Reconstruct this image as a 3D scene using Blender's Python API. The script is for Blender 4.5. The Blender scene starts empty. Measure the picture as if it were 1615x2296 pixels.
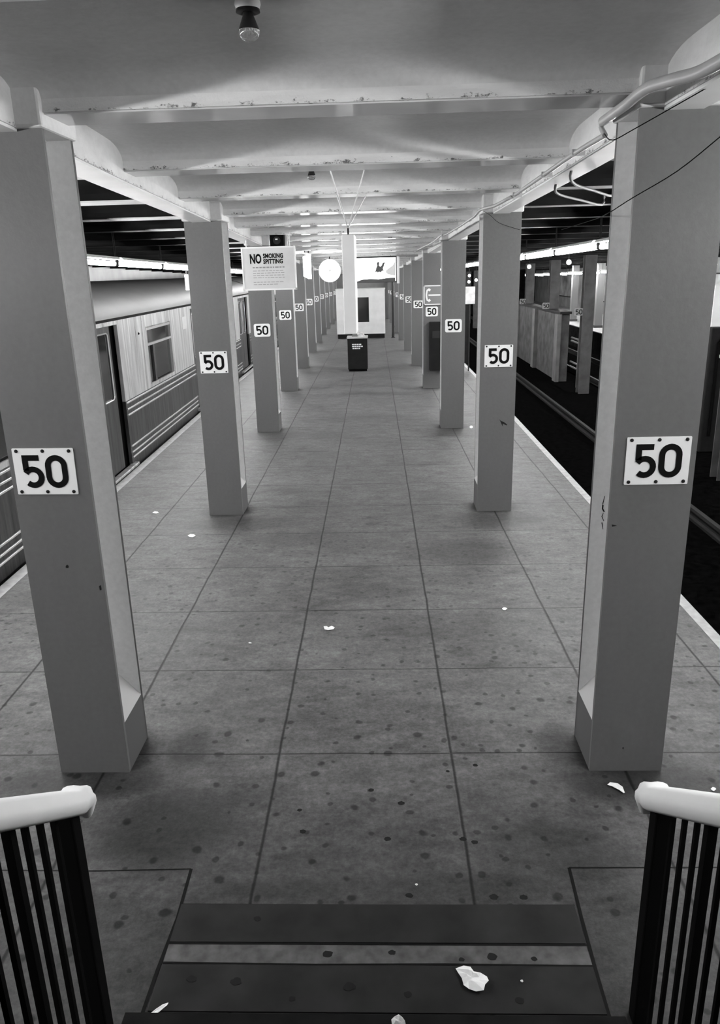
import bpy, math, random
from mathutils import Vector, Matrix
random.seed(7)
SC = bpy.context.scene
COL = SC.collection

# ------------------------------------------------------------------ camera
FPX, PIT, YAW, ROL, EYE = 1700.4743, .3061, -.0369, -.0264, 2.5114
cp, sp, cy, sy = math.cos(PIT), math.sin(PIT), math.cos(YAW), math.sin(YAW)
FW = Vector((sy * cp, cy * cp, -sp)); RT = Vector((cy, -sy, 0)); UPV = RT.cross(FW)
cr, sr = math.cos(ROL), math.sin(ROL)
CX = cr * RT + sr * UPV; CU = -sr * RT + cr * UPV
cam = bpy.data.objects.new('camera', bpy.data.cameras.new('camera')); COL.objects.link(cam)
cam.matrix_world = Matrix(((CX.x, CU.x, -FW.x, 0), (CX.y, CU.y, -FW.y, 0), (CX.z, CU.z, -FW.z, EYE), (0, 0, 0, 1)))
cam.data.sensor_width = 36; cam.data.lens = FPX / 2296 * 36; cam.data.clip_end = 300; cam.data.clip_start = .05
SC.camera = cam

# ------------------------------------------------------------------ world, exposure, light levels
w = bpy.data.worlds.new('world'); SC.world = w; w.use_nodes = True
w.node_tree.nodes['Background'].inputs[0].default_value = (.5, .5, .5, 1)
w.node_tree.nodes['Background'].inputs[1].default_value = .008
SC.view_settings.view_transform = 'Standard'; SC.view_settings.look = 'None'
SC.view_settings.exposure = 0.0; SC.view_settings.gamma = 1; SC.view_settings.use_curve_mapping = False
TUBE_POWER = 140.0
TUBE_FIRST_L, TUBE_FIRST_R = 0, 0
SC.cycles.max_bounces = 8; SC.cycles.diffuse_bounces = 5

# ------------------------------------------------------------------ place: measured lines of the station
def lerp(tab, v):
    if v <= tab[0][0]:
        a, b = tab[0], tab[1]
    elif v >= tab[-1][0]:
        a, b = tab[-2], tab[-1]
    else:
        for a, b in zip(tab, tab[1:]):
            if a[0] <= v <= b[0]: break
    return a[1] + (b[1] - a[1]) * (v - a[0]) / (b[0] - a[0])
TL = [(-2, -1.35), (3.4, -1.576), (7.91, -1.766), (12.48, -1.96), (17.05, -2.15), (21.62, -2.335), (26.19, -2.50), (30.76, -2.67), (35.33, -2.81), (39.9, -2.935), (44.47, -3.02), (60, -3.3)]
TR = [(-2, 1.29), (3.4, 1.222), (7.91, 1.168), (12.48, 1.11), (17.05, 1.045), (21.62, .955), (26.19, .86), (30.76, .77), (35.33, .68), (39.9, .6), (44.47, .52), (60, .3)]
ZF = [(-4, 0), (19, 0), (21.6, -.03), (26.2, -.055), (30.8, -.10), (35.3, -.15), (39.9, -.215), (44.5, -.28), (60, -.5)]
ZB = [(-2, 3.20), (3.4, 3.165), (4.92, 3.13), (7.97, 3.085), (11, 3.035), (14, 2.982), (17.1, 2.922), (18.6, 2.884), (31, 2.68), (60, 2.30)]
colL = lambda y: lerp(TL, y)
colR = lambda y: lerp(TR, y)
zf = lambda y: lerp(ZF, y)
zb = lambda y: lerp(ZB, y)
EL = lambda y: colL(y) - 1.70 + .0145 * (y - 3.4) if y < 26 else colL(y) - 1.372
ER = lambda y: 2.352 - .0032 * y
COLY = [3.4 + (0 if n == 0 else 4.51 + 4.57 * (n - 1)) for n in range(12)]
YEND = 60.0

def ray(u, v):
    return CX * ((u - 807.5) / FPX) - CU * ((v - 1148) / FPX) + FW
C0 = Vector((0, 0, EYE))
def atY(u, v, y):
    d = ray(u, v); return C0 + d * (y / d.y)
def atZ(u, v, z=0.0):
    d = ray(u, v); return C0 + d * ((z - EYE) / d.z)
def atX(u, v, x, s=0.0):
    d = ray(u, v); return C0 + d * (x / (d.x - s * d.y))

# ------------------------------------------------------------------ materials
def G(v): return (v, v, v, 1)
def mat(name, v, rough=.6, metal=0.0, emit=0.0, noise=None, bump=0.0, spec=None, detail=4, coat=0.0):
    """plain grey material; noise = (scale, amount[, stretch vector])"""
    m = bpy.data.materials.new(name); m.use_nodes = True
    if spec is None: spec = .22 if v > .12 else .04
    nt = m.node_tree; b = nt.nodes['Principled BSDF']
    b.inputs['Base Color'].default_value = G(v); b.inputs['Roughness'].default_value = rough
    b.inputs['Metallic'].default_value = metal; b.inputs['Specular IOR Level'].default_value = spec
    b.inputs['Coat Weight'].default_value = coat
    if emit:
        b.inputs['Emission Color'].default_value = G(1); b.inputs['Emission Strength'].default_value = emit
    if noise:
        tc = nt.nodes.new('ShaderNodeTexCoord'); mp = nt.nodes.new('ShaderNodeMapping')
        if len(noise) > 2: mp.inputs['Scale'].default_value = noise[2]
        n = nt.nodes.new('ShaderNodeTexNoise'); n.inputs['Scale'].default_value = noise[0]; n.inputs['Detail'].default_value = detail
        nt.links.new(tc.outputs['Object'], mp.inputs[0]); nt.links.new(mp.outputs[0], n.inputs['Vector'])
        r = nt.nodes.new('ShaderNodeMapRange'); r.inputs['From Min'].default_value = .3; r.inputs['From Max'].default_value = .7
        r.inputs['To Min'].default_value = v * (1 - noise[1]); r.inputs['To Max'].default_value = v * (1 + noise[1])
        nt.links.new(n.outputs['Fac'], r.inputs['Value'])
        cc = nt.nodes.new('ShaderNodeCombineColor')
        for i in range(3): nt.links.new(r.outputs[0], cc.inputs[i])
        nt.links.new(cc.outputs[0], b.inputs['Base Color'])
        if bump:
            bp = nt.nodes.new('ShaderNodeBump'); bp.inputs['Strength'].default_value = bump; bp.inputs['Distance'].default_value = .01
            nt.links.new(n.outputs['Fac'], bp.inputs['Height']); nt.links.new(bp.outputs[0], b.inputs['Normal'])
    return m

class NB:
    """tiny node-expression helper"""
    def __init__(s, m): s.nt = m.node_tree; s.m = m
    def n(s, t, **k):
        x = s.nt.nodes.new(t)
        for a, b in k.items(): setattr(x, a, b)
        return x
    def link(s, a, b):
        if isinstance(a, (int, float)): b.default_value = a
        else: s.nt.links.new(a, b)
    def math(s, op, a, b=0.0, c=0.0):
        x = s.n('ShaderNodeMath', operation=op); s.link(a, x.inputs[0]); s.link(b, x.inputs[1]); s.link(c, x.inputs[2]); return x.outputs[0]
    def rng(s, v, a, b, c, d, smooth=False):
        x = s.n('ShaderNodeMapRange'); x.interpolation_type = 'SMOOTHSTEP' if smooth else 'LINEAR'
        s.link(v, x.inputs[0])
        for i, q in enumerate((a, b, c, d)): x.inputs[i + 1].default_value = q
        return x.outputs[0]
    def noise(s, vec, sc, det=4, rough=.5, dim='3D'):
        x = s.n('ShaderNodeTexNoise'); x.inputs['Scale'].default_value = sc; x.inputs['Detail'].default_value = det
        x.inputs['Roughness'].default_value = rough; s.link(vec, x.inputs['Vector']); return x.outputs['Fac']
    def mapv(s, vec, scale=(1, 1, 1), loc=(0, 0, 0)):
        x = s.n('ShaderNodeMapping'); x.inputs['Scale'].default_value = scale; x.inputs['Location'].default_value = loc
        s.link(vec, x.inputs[0]); return x.outputs[0]
    def grey(s, v, sock):
        x = s.n('ShaderNodeCombineColor')
        for i in range(3): s.link(v, x.inputs[i])
        s.nt.links.new(x.outputs[0], sock)

GUM = [(-.553, 2.437, .017), (-.165, 2.131, .026), (-.586, 2.149, .024), (.425, 2.56, .022), (.548, 2.558, .020), (.07, 2.566, .018), (-.255, 2.272, .024), (-.005, 2.281, .016), (.259, 2.251, .013), (.377, 2.265, .022), (.535, 2.255, .014), (-.757, 2.158, .022), (.05, 2.10, .018), (.45, 2.08, .02), (-.37, 2.08, .015), (-.02, 2.9, .02), (-.42, 2.95, .018), (.05, 3.15, .02), (.33, 2.9, .02), (.38, 2.88, .018), (-.45, 3.1, .014), (.3, 3.4, .012), (.45, 3.45, .016), (-.1, 3.25, .017)]
def floor_material():
    m = mat('platform_concrete', .3, rough=.6, spec=.12); b = m.node_tree.nodes['Principled BSDF']; q = NB(m)
    co = q.n('ShaderNodeTexCoord').outputs['Object']
    sx = q.n('ShaderNodeSeparateXYZ'); q.link(co, sx.inputs[0]); X, Y = sx.outputs[0], sx.outputs[1]
    wob = q.math('MULTIPLY', q.math('SUBTRACT', q.noise(co, 2.2, 5), .5), .02)
    u = q.math('ADD', q.math('ADD', X, q.math('MULTIPLY', Y, .012)), wob)
    near = None
    for c in (-2.35, -1.488, -.565, .372, 1.264, 2.11):
        d = q.math('ABSOLUTE', q.math('SUBTRACT', u, c)); near = d if near is None else q.math('MINIMUM', near, d)
    yy = q.math('ADD', q.math('SUBTRACT', Y, 3.555 - .5 * .9235), wob)
    ty = q.math('ABSOLUTE', q.math('SUBTRACT', q.math('MODULO', yy, .9235), .5 * .9235))
    ty = q.math('ADD', ty, q.math('MULTIPLY', q.math('LESS_THAN', Y, 3.1), 1.0))
    near = q.math('MINIMUM', near, q.math('ADD', near, 1))
    gx = q.rng(near, .003, .011, 1, 0); gy = q.rng(ty, .002, .009, .9, 0)
    # inner joints stop at the stair sill
    groove = q.math('MAXIMUM', gx, gy)
    big = q.noise(q.mapv(co, (1.0, 1.6, 1)), .9, 6, .62)
    mid = q.noise(q.mapv(co, (2.6, 4.5, 1), (3, 1, 0)), 1.6, 7, .7)
    fine = q.noise(co, 60, 3, .7)
    agg = q.noise(co, 170, 2, .6)
    val = q.math('ADD', q.rng(big, .3, .7, .17, .34), q.rng(mid, .25, .75, -.07, .08))
    val = q.math('ADD', val, q.rng(fine, .3, .7, -.045, .045))
    val = q.math('ADD', val, q.rng(agg, .66, .8, 0, .16))
    # worn, dirtier ground around column feet
    # gum spots: two sizes
    def spots(sc, th, keep, lo, seed):
        v = q.n('ShaderNodeTexVoronoi'); v.voronoi_dimensions = '2D'; v.inputs['Scale'].default_value = sc
        wv = q.n('ShaderNodeVectorMath', operation='ADD')
        nz = q.n('ShaderNodeTexNoise'); nz.inputs['Scale'].default_value = 14; q.link(co, nz.inputs['Vector'])
        sc2 = q.n('ShaderNodeVectorMath', operation='SCALE'); sc2.inputs['Scale'].default_value = .03; q.link(nz.outputs['Color'], sc2.inputs[0])
        q.link(q.mapv(co, (1, 1, 1), (seed, seed * 2, 0)), wv.inputs[0]); q.link(sc2.outputs[0], wv.inputs[1])
        q.link(wv.outputs[0], v.inputs['Vector'])
        sep = q.n('ShaderNodeSeparateColor'); q.link(v.outputs['Color'], sep.inputs[0])
        kp = q.math('LESS_THAN', sep.outputs[0], keep)
        rad = q.rng(sep.outputs[1], 0, 1, th * .5, th)
        f = q.math('SUBTRACT', 1.0, q.rng(q.math('SUBTRACT', v.outputs['Distance'], rad), -.04, .05, 0, 1, True))
        return q.math('MULTIPLY', q.math('MULTIPLY', f, kp), lo)
    fade = q.rng(Y, 3.5, 8, 1, .35)
    g1 = q.math('MULTIPLY', spots(5.5, .13, .30, .7, 1.3), fade)
    g2 = q.math('MULTIPLY', spots(10.0, .17, .22, .6, 4.1), fade)
    dark = q.math('MAXIMUM', g1, g2)
    val = q.math('MULTIPLY', val, q.rng(q.noise(co, 26, 6, .78), .32, .68, .66, 1.34))
    val = q.math('MULTIPLY', val, q.rng(q.noise(q.mapv(co, (1, 1.8, 1), (5, 9, 0)), 5, 5, .7), .32, .68, .8, 1.2))
    dirt = q.rng(q.noise(q.mapv(co, (1, 1.3, 1), (7, 3, 0)), 1.5, 6, .7), .55, .75, 0, .45)
    st = None
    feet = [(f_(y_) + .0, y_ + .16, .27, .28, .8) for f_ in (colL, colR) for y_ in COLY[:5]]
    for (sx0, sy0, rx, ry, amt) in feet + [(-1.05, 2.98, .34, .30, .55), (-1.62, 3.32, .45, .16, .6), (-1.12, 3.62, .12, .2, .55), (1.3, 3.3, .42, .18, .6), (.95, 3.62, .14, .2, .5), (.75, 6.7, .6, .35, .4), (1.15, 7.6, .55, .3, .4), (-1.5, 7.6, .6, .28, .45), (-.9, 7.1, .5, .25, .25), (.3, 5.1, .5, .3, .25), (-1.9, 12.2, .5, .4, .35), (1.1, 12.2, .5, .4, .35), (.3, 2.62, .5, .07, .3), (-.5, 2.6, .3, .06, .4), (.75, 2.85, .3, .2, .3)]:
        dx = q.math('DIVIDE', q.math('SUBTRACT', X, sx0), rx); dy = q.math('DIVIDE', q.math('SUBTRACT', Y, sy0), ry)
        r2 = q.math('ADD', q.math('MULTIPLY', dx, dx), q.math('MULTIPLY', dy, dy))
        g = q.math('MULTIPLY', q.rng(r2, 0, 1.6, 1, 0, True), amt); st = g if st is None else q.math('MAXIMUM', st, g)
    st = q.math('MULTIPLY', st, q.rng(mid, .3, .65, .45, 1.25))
    mul = q.math('MULTIPLY', q.math('MULTIPLY', q.math('SUBTRACT', 1.0, dark), q.math('SUBTRACT', 1.0, dirt)), q.math('SUBTRACT', 1.0, st))
    mul = q.math('MULTIPLY', mul, q.math('SUBTRACT', 1.0, q.math('MULTIPLY', groove, .8)))
    val = q.math('MAXIMUM', q.math('MULTIPLY', q.math('MULTIPLY', val, mul), q.rng(q.math('ADD', Y, q.math('MULTIPLY', mid, .8)), 2.3, 4.6, .11, .33, True)), .006)  # floor darkened toward the stairs: shade put into the colour
    q.grey(val, b.inputs['Base Color'])
    h = q.math('SUBTRACT', q.math('MULTIPLY', fine, .3), groove)
    bp = q.n('ShaderNodeBump'); bp.inputs['Strength'].default_value = .35; bp.inputs['Distance'].default_value = .006
    q.link(h, bp.inputs['Height']); q.link(bp.outputs[0], b.inputs['Normal'])
    q.link(q.rng(big, .3, .7, .45, .65), b.inputs['Roughness'])
    return m

def paint_material(name, v, rough, chips=.0, streak=.06, spec=.2):
    """old painted steel / plaster with small chips, faint streaks"""
    m = mat(name, v, rough, spec=spec); b = m.node_tree.nodes['Principled BSDF']; q = NB(m)
    co = q.n('ShaderNodeTexCoord').outputs['Object']
    a = q.noise(q.mapv(co, (3, 3, .8)), 1.2, 5, .6); f = q.noise(co, 35, 3, .6)
    val = q.math('ADD', v, q.math('ADD', q.rng(a, .3, .7, -v * streak, v * streak), q.rng(f, .3, .7, -v * .05, v * .05)))
    if chips:
        c = q.rng(q.noise(co, 9, 9, .85), .70, .72, 0, chips); val = q.math('MULTIPLY', val, q.math('SUBTRACT', 1.0, c))
    q.grey(val, b.inputs['Base Color'])
    bp = q.n('ShaderNodeBump'); bp.inputs['Strength'].default_value = .12; bp.inputs['Distance'].default_value = .01
    q.link(q.noise(co, 22, 4, .6), bp.inputs['Height']); q.link(bp.outputs[0], b.inputs['Normal'])
    return m

def flaky_material(name, v, rough):
    """painted beam casing whose lowest edge has flaked (edge height stored per vertex as 'edge')"""
    m = mat(name, v, rough); b = m.node_tree.nodes['Principled BSDF']; q = NB(m)
    co = q.n('ShaderNodeTexCoord').outputs['Object']
    at = q.n('ShaderNodeAttribute'); at.attribute_name = 'edge'
    e = at.outputs['Fac']
    nz = q.noise(q.mapv(co, (1, 1, 2)), 9, 8, .8)
    reach = q.rng(nz, .50, .68, 0.0, .034)
    chip = q.math('MULTIPLY', q.math('LESS_THAN', e, reach), q.math('GREATER_THAN', e, .0015))
    brk = q.rng(q.noise(co, 55, 3, .6), .42, .56, 0, 1)
    chip = q.math('MULTIPLY', chip, brk)
    a = q.noise(q.mapv(co, (1.5, 3, 6)), 1.5, 6, .65)
    val = q.math('MULTIPLY', q.rng(a, .3, .7, v * .86, v * 1.1), q.math('SUBTRACT', 1.0, q.math('MULTIPLY', chip, .8)))
    q.grey(val, b.inputs['Base Color'])
    bp = q.n('ShaderNodeBump'); bp.inputs['Strength'].default_value = .5; bp.inputs['Distance'].default_value = .012
    q.link(q.math('SUBTRACT', q.noise(co, 14, 6, .7), q.math('MULTIPLY', chip, .5)), bp.inputs['Height']); q.link(bp.outputs[0], b.inputs['Normal'])
    return m

M = {}
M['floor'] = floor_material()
M['ceil'] = paint_material('ceiling_paint', .62, .62)
M['beam'] = flaky_material('beam_casing', .72, .5)
M['flange'] = mat('beam_underside_gloss', .60, .13, noise=(3, .08), spec=.6)
M['girder'] = flaky_material('girder_casing', .62, .5)
M['girder_low'] = mat('girder_underside', .72, .35, noise=(4, .06))
M['col_front'] = paint_material('column_front_paint', .118, .38, chips=.6)
M['col_in'] = paint_material('column_recess_paint', .80, .45, chips=.5)
M['soot'] = mat('soot_ceiling', .009, .8, noise=(2.5, .5))
M['soot2'] = mat('soot_beam', .010, .5, noise=(3, .4))
M['edge'] = mat('edge_board_paint', .30, .6, noise=(14, .18))
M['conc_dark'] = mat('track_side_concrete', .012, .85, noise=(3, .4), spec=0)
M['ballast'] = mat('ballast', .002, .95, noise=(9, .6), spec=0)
M['rail'] = mat('rail_steel', .02, .6, spec=.05)
M['enamel'] = mat('sign_enamel', .80, .35, noise=(9, .04))
M['smallplate'] = mat('dull_sign', .22, .5)
M['enamel_chip'] = mat('sign_rim', .05, .6)
M['ink'] = mat('sign_black', .006, .5)
M['bolt'] = mat('bolt_dark', .02, .45, metal=.4)
M['smallink'] = mat('small_print_ink', .25, .7)
M['tube'] = mat('fluorescent_tube', .9, .4, emit=TUBE_POWER)
M['tube_end'] = mat('tube_socket', .03, .5)
M['trough'] = mat('fixture_white', .7, .4)
M['black'] = mat('black_paint', .004, .6, spec=.02)
M['rod'] = mat('dark_rod', .03, .6)
M['strip'] = mat('sill_metal', .020, .4, noise=(6, .25), bump=.15)
M['sillconc'] = mat('sill_concrete', .07, .7, noise=(18, .35), bump=.3, detail=7)
M['white'] = mat('white_paint', .78, .4, noise=(3, .07))
M['paper'] = mat('litter_paper', .82, .7, noise=(20, .08))

def link(name, me, mt=None, parent=None):
    o = bpy.data.objects.new(name, me); COL.objects.link(o)
    if mt is not None and me is not None: me.materials.append(mt)
    if parent is not None: o.parent = parent
    return o
def tag(o, label=None, cat=None, group=None, kind=None):
    if label: o['label'] = label
    if cat: o['category'] = cat
    if group: o['group'] = group
    if kind: o['kind'] = kind
    return o
def empty(name, loc, rz=0.0):
    o = bpy.data.objects.new(name, None); COL.objects.link(o); o.location = loc; o.rotation_euler = (0, 0, rz); o.empty_display_size = .1
    return o

class MB:
    def __init__(s): s.v = []; s.f = []; s.smooth = False; s.mi = []
    def poly(s, pts):
        i = len(s.v); s.v += [tuple(p) for p in pts]; s.f.append(tuple(range(i, i + len(pts)))); return s
    def box(s, x0, x1, y0, y1, z0, z1):
        i = len(s.v)
        s.v += [(x, y, z) for x in (x0, x1) for y in (y0, y1) for z in (z0, z1)]
        for f in ((0, 1, 3, 2), (4, 6, 7, 5), (0, 4, 5, 1), (2, 3, 7, 6), (0, 2, 6, 4), (1, 5, 7, 3)): s.f.append(tuple(i + a for a in f))
        return s
    def rbox(s, x0, x1, y0, y1, z0, z1, r, ax='y', seg=4):
        """box with rounded corners in the plane square to axis ax"""
        if ax == 'y': a0, a1, b0, b1, c0, c1 = x0, x1, z0, z1, y0, y1
        elif ax == 'x': a0, a1, b0, b1, c0, c1 = y0, y1, z0, z1, x0, x1
        else: a0, a1, b0, b1, c0, c1 = x0, x1, y0, y1, z0, z1
        ring = []
        for cx_, cy_, t0 in ((a1 - r, b1 - r, 0), (a0 + r, b1 - r, 90), (a0 + r, b0 + r, 180), (a1 - r, b0 + r, 270)):
            for k in range(seg + 1):
                t = math.radians(t0 + 90 * k / seg); ring.append((cx_ + r * math.cos(t), cy_ + r * math.sin(t)))
        mk = {'y': lambda a, b, c: (a, c, b), 'x': lambda a, b, c: (c, a, b), 'z': lambda a, b, c: (a, b, c)}[ax]
        return s.prism([mk(a, b, c0) for a, b in ring], [mk(a, b, c1) for a, b in ring])
    def prism(s, A, B, cap=True):
        i = len(s.v); n = len(A); s.v += [tuple(p) for p in A] + [tuple(p) for p in B]
        for k in range(n): s.f.append((i + k, i + (k + 1) % n, i + n + (k + 1) % n, i + n + k))
        if cap: s.f.append(tuple(range(i + n - 1, i - 1, -1))); s.f.append(tuple(range(i + n, i + 2 * n)))
        return s
    def loft(s, rings, closed=True, cap=True):
        i = len(s.v); n = len(rings[0])
        for r in rings: s.v += [tuple(p) for p in r]
        for a in range(len(rings) - 1):
            for k in range(n if closed else n - 1):
                s.f.append((i + a * n + k, i + a * n + (k + 1) % n, i + (a + 1) * n + (k + 1) % n, i + (a + 1) * n + k))
        if cap and closed:
            s.f.append(tuple(range(i + n - 1, i - 1, -1))); j = i + (len(rings) - 1) * n; s.f.append(tuple(range(j, j + n)))
        return s
    def tube(s, pts, r, n=8):
        P = [Vector(p) for p in pts]; rings = []
        up = Vector((0, 0, 1)); rr = r if isinstance(r, (list, tuple)) else [r] * len(P)
        for k, p in enumerate(P):
            d = (P[min(k + 1, len(P) - 1)] - P[max(k - 1, 0)]).normalized()
            a = d.cross(up)
            if a.length < .05: a = d.cross(Vector((1, 0, 0)))
            a.normalize(); b = d.cross(a)
            rings.append([p + rr[k] * (math.cos(t) * a + math.sin(t) * b) for t in [2 * math.pi * j / n for j in range(n)]])
        return s.loft(rings)
    def lathe(s, prof, c=(0, 0, 0), n=20, axis='z', cap=True):
        rings = []
        for r, h in prof:
            ring = []
            for k in range(n):
                t = 2 * math.pi * k / n; x, y = max(r, 1e-4) * math.cos(t), max(r, 1e-4) * math.sin(t)
                ring.append((c[0] + x, c[1] + y, c[2] + h) if axis == 'z' else (c[0] + x, c[1] + h, c[2] + y))
            rings.append(ring)
        return s.loft(rings, cap=cap)
    def build(s, name, mt=None, parent=None, smooth=None, bevel=0):
        me = bpy.data.meshes.new(name); me.from_pydata(s.v, [], s.f); me.update()
        import bmesh
        bm = bmesh.new(); bm.from_mesh(me); bmesh.ops.recalc_face_normals(bm, faces=bm.faces); bm.to_mesh(me); bm.free()
        o = link(name, me, mt, parent)
        if smooth:
            for p in me.polygons: p.use_smooth = True
            try: me.set_sharp_from_angle(angle=math.radians(smooth if smooth > 1 else 40))
            except Exception: pass
        if bevel:
            b = o.modifiers.new('bevel', 'BEVEL'); b.width = bevel; b.segments = 2; b.limit_method = 'ANGLE'
        return o
def struct(name, mb, mt, smooth=None, parent=None):
    o = mb.build(name, mt, parent, smooth)
    if parent is None: o['kind'] = 'structure'
    return o
def copy_tree(o, parent=None):
    c = o.copy(); COL.objects.link(c); c.parent = parent
    for ch in list(o.children): copy_tree(ch, c)
    return c

# ================================================================== SETTING
# ---- platform floor
ys = [1.0] + [2.0 + .5 * k for k in range(0, 117)]
mb = MB()
A = [(EL(y) + .11, y, zf(y)) for y in ys]; B = [(ER(y) - .08, y, zf(y)) for y in ys]
for k in range(len(ys) - 1): mb.poly([A[k], B[k], B[k + 1], A[k + 1]])
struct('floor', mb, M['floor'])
# platform body under it, and the rear part beside the stair
mb = MB()
for k in range(0, len(ys) - 1, 4):
    a, b = ys[k], ys[min(k + 4, len(ys) - 1)]
    mb.prism([(EL(a) + .05, a, -1.1), (ER(a) - .04, a, -1.1), (ER(a) - .04, a, zf(a) - .02), (EL(a) + .05, a, zf(a) - .02)],
             [(EL(b) + .05, b, -1.1), (ER(b) - .04, b, -1.1), (ER(b) - .04, b, zf(b) - .02), (EL(b) + .05, b, zf(b) - .02)])
mb.box(-3.1, 2.3, -3.0, 1.0, -1.1, -.01)
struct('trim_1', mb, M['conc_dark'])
for nm, side in (('trim_2', 0), ('trim_3', 1)):
    mb = MB(); rings = []
    for y in ys:
        e, z = (EL(y), zf(y)) if side == 0 else (ER(y), zf(y))
        a, b = (e, e + .112) if side == 0 else (e - .082, e)
        rings.append([(a, y, z - .16), (b, y, z - .16), (b, y, z + .004), (a, y, z + .004)])
    mb.loft(rings); struct(nm, mb, M['edge'])
# ---- track beds, rails, running rails
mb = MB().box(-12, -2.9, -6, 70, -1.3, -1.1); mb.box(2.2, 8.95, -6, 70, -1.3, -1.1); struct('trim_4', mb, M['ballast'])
mb = MB()
for x in (3.10, 4.54, 6.75, 8.19):
    mb.box(x - .035, x + .035, 0, 65, -.98, -.93); mb.box(x - .01, x + .01, 0, 65, -1.06, -.98); mb.box(x - .07, x + .07, 0, 65, -1.1, -1.06)
for x in (-3.9, -5.34):
    mb.box(x - .035, x + .035, 0, 65, -.98, -.93); mb.box(x - .07, x + .07, 0, 65, -1.1, -1.06)
struct('trim_5', mb, M['rail'])

# ---- ceiling over the platform: shallow arches between cross beams
def girL(y, k): return colL(y) + .185 - (.095, .285)[k]     # inner, outer edge
def girR(y, k): return colR(y) - .185 + (.085, .25)[k]
BW = .27
BEY = [3.4 + 1.5233 * k for k in range(-3, 37)]
def arch(t, L):
    """height above beam bottom along a bay, t metres from the back edge of the beam"""
    r = .26; h = .128; base = .05
    d = min(t, L - t); 
    if d >= r: return h
    return base + (h - base) * math.sqrt(max(0, 1 - (1 - d / r) ** 2))
def bay_ring(y0, y1, xa, xb, mbx, top=False):
    L = y1 - y0; st = [0, .01, .03, .06, .10, .15, .21, .30]
    tt = st + [L / 2] + [L - a for a in reversed(st)]
    ra = [(xa(y0 + t), y0 + t, zb(y0 + t) + arch(t, L)) for t in tt]; rb = [(xb(y0 + t), y0 + t, zb(y0 + t) + arch(t, L)) for t in tt]
    mbx.loft([ra, rb], closed=False)
mb = MB()
for a, b in zip(BEY, BEY[1:]): bay_ring(a + BW, b, lambda y: girL(y, 0) - .01, lambda y: girR(y, 0) + .01, mb)
struct('ceiling', mb, M['ceil'], smooth=50)
# roof slab above everything keeps daylight out
mb = MB().box(-12.5, 16, -7, 72, 3.62, 3.8); struct('ceiling_slab', mb, M['soot'])

def add_edge_attr(o, fn):
    at = o.data.attributes.new('edge', 'FLOAT', 'POINT')
    for i, v in enumerate(o.data.vertices): at.data[i].value = fn(v.co)
ti = 10
for k, y in enumerate(BEY):
    mb = MB(); x0, x1 = girL(y, 0) - .02, girR(y, 0) + .02; N = 14; z = zb(y)
    for j in range(N):
        a, b = x0 + (x1 - x0) * j / N, x0 + (x1 - x0) * (j + 1) / N
        za = .004 * math.sin(a * 9 + k * 3); zb2 = .004 * math.sin(b * 9 + k * 3)
        mb.prism([(a, y, z + .03), (a, y, z + .10), (a, y + BW, z + .10), (a, y + BW, z + .03)], [(b, y, z + .03), (b, y, z + .10), (b, y + BW, z + .10), (b, y + BW, z + .03)], cap=j in (0, N - 1))
    # lower casing: chipped nose
        mb.prism([(a, y - .004 + za, z), (a, y - .002, z + .032), (a, y + BW, z + .032), (a, y + BW, z)], [(b, y - .004 + zb2, z), (b, y - .002, z + .032), (b, y + BW, z + .032), (b, y + BW, z)], cap=j in (0, N - 1))
    o = struct('trim_%d' % ti, mb, M['beam']); ti += 1
    add_edge_attr(o, lambda c: (c.z - z) if c.y < y + .01 else .2)
    # glossy underside plate
    mb = MB().box(x0, x1, y + .012, y + BW - .01, z - .006, z + .002)
    f = mb.build('flange', M['flange'], o)

# ---- longitudinal girders over the two column rows
for nm, gi in (('trim_60', girL), ('trim_61', girR)):
    yy = [-1.2 + .7616 * k for k in range(80)]
    yy = [y for y in yy if y < YEND]
    side = -1 if gi is girL else 1
    prof = []
    for y in yy:
        z = zb(y) - .055; a, b = gi(y, 0), gi(y, 1)
        prof.append([(a, y, z), (a, y, z + .03), (a, y, z + .10), (a, y, z + .40), (b, y, z + .40), (b, y, z)])
    mb = MB().loft(prof); o = struct(nm, mb, M['girder'])
    add_edge_attr(o, lambda c: (c.z - zb(c.y) + .055) if c.z < zb(c.y) + .2 else .3)
    mb = MB(); rg = []
    for y in yy:
        z = zb(y) - .055; a, b = sorted((gi(y, 0) + side * .008, gi(y, 1)))
        rg.append([(a, y, z - .012), (b, y, z - .012), (b, y, z + .002), (a, y, z + .002)])
    mb.loft(rg).build('flange', M['girder_low'], o)

# ---- ceilings over the tracks (sooty arches and cross beams)
def flange_shade():
    m = mat('track_beam_flange', .5, .6, spec=.02); b = m.node_tree.nodes['Principled BSDF']; q = NB(m)
    co = q.n('ShaderNodeTexCoord').outputs['Object']; sx = q.n('ShaderNodeSeparateXYZ'); q.link(co, sx.inputs[0])
    d = q.math('ADD', q.math('ADD', sx.outputs[0], q.math('MULTIPLY', sx.outputs[1], .042)), q.math('MULTIPLY', q.noise(co, 5, 5, .7), .3))
    q.grey(q.rng(d, -2.25, -2.0, .008, .62), b.inputs['Base Color']); return m  # flange colour darkens toward the tubes, imitating the cutoff of their reflectors
M['tflange'] = flange_shade()
mb = MB()
for a, b in zip(BEY, BEY[1:]):
    bay_ring(a + BW, b, lambda y: -7.4 - .0275 * y, lambda y: girL(y, 1) + .01, mb)
    bay_ring(a + BW, b, lambda y: girR(y, 1) - .01, lambda y: 14.0, mb)
struct('ceiling_over_tracks', mb, M['soot'], smooth=50)
mbl = MB(); mbr = MB()
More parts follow.
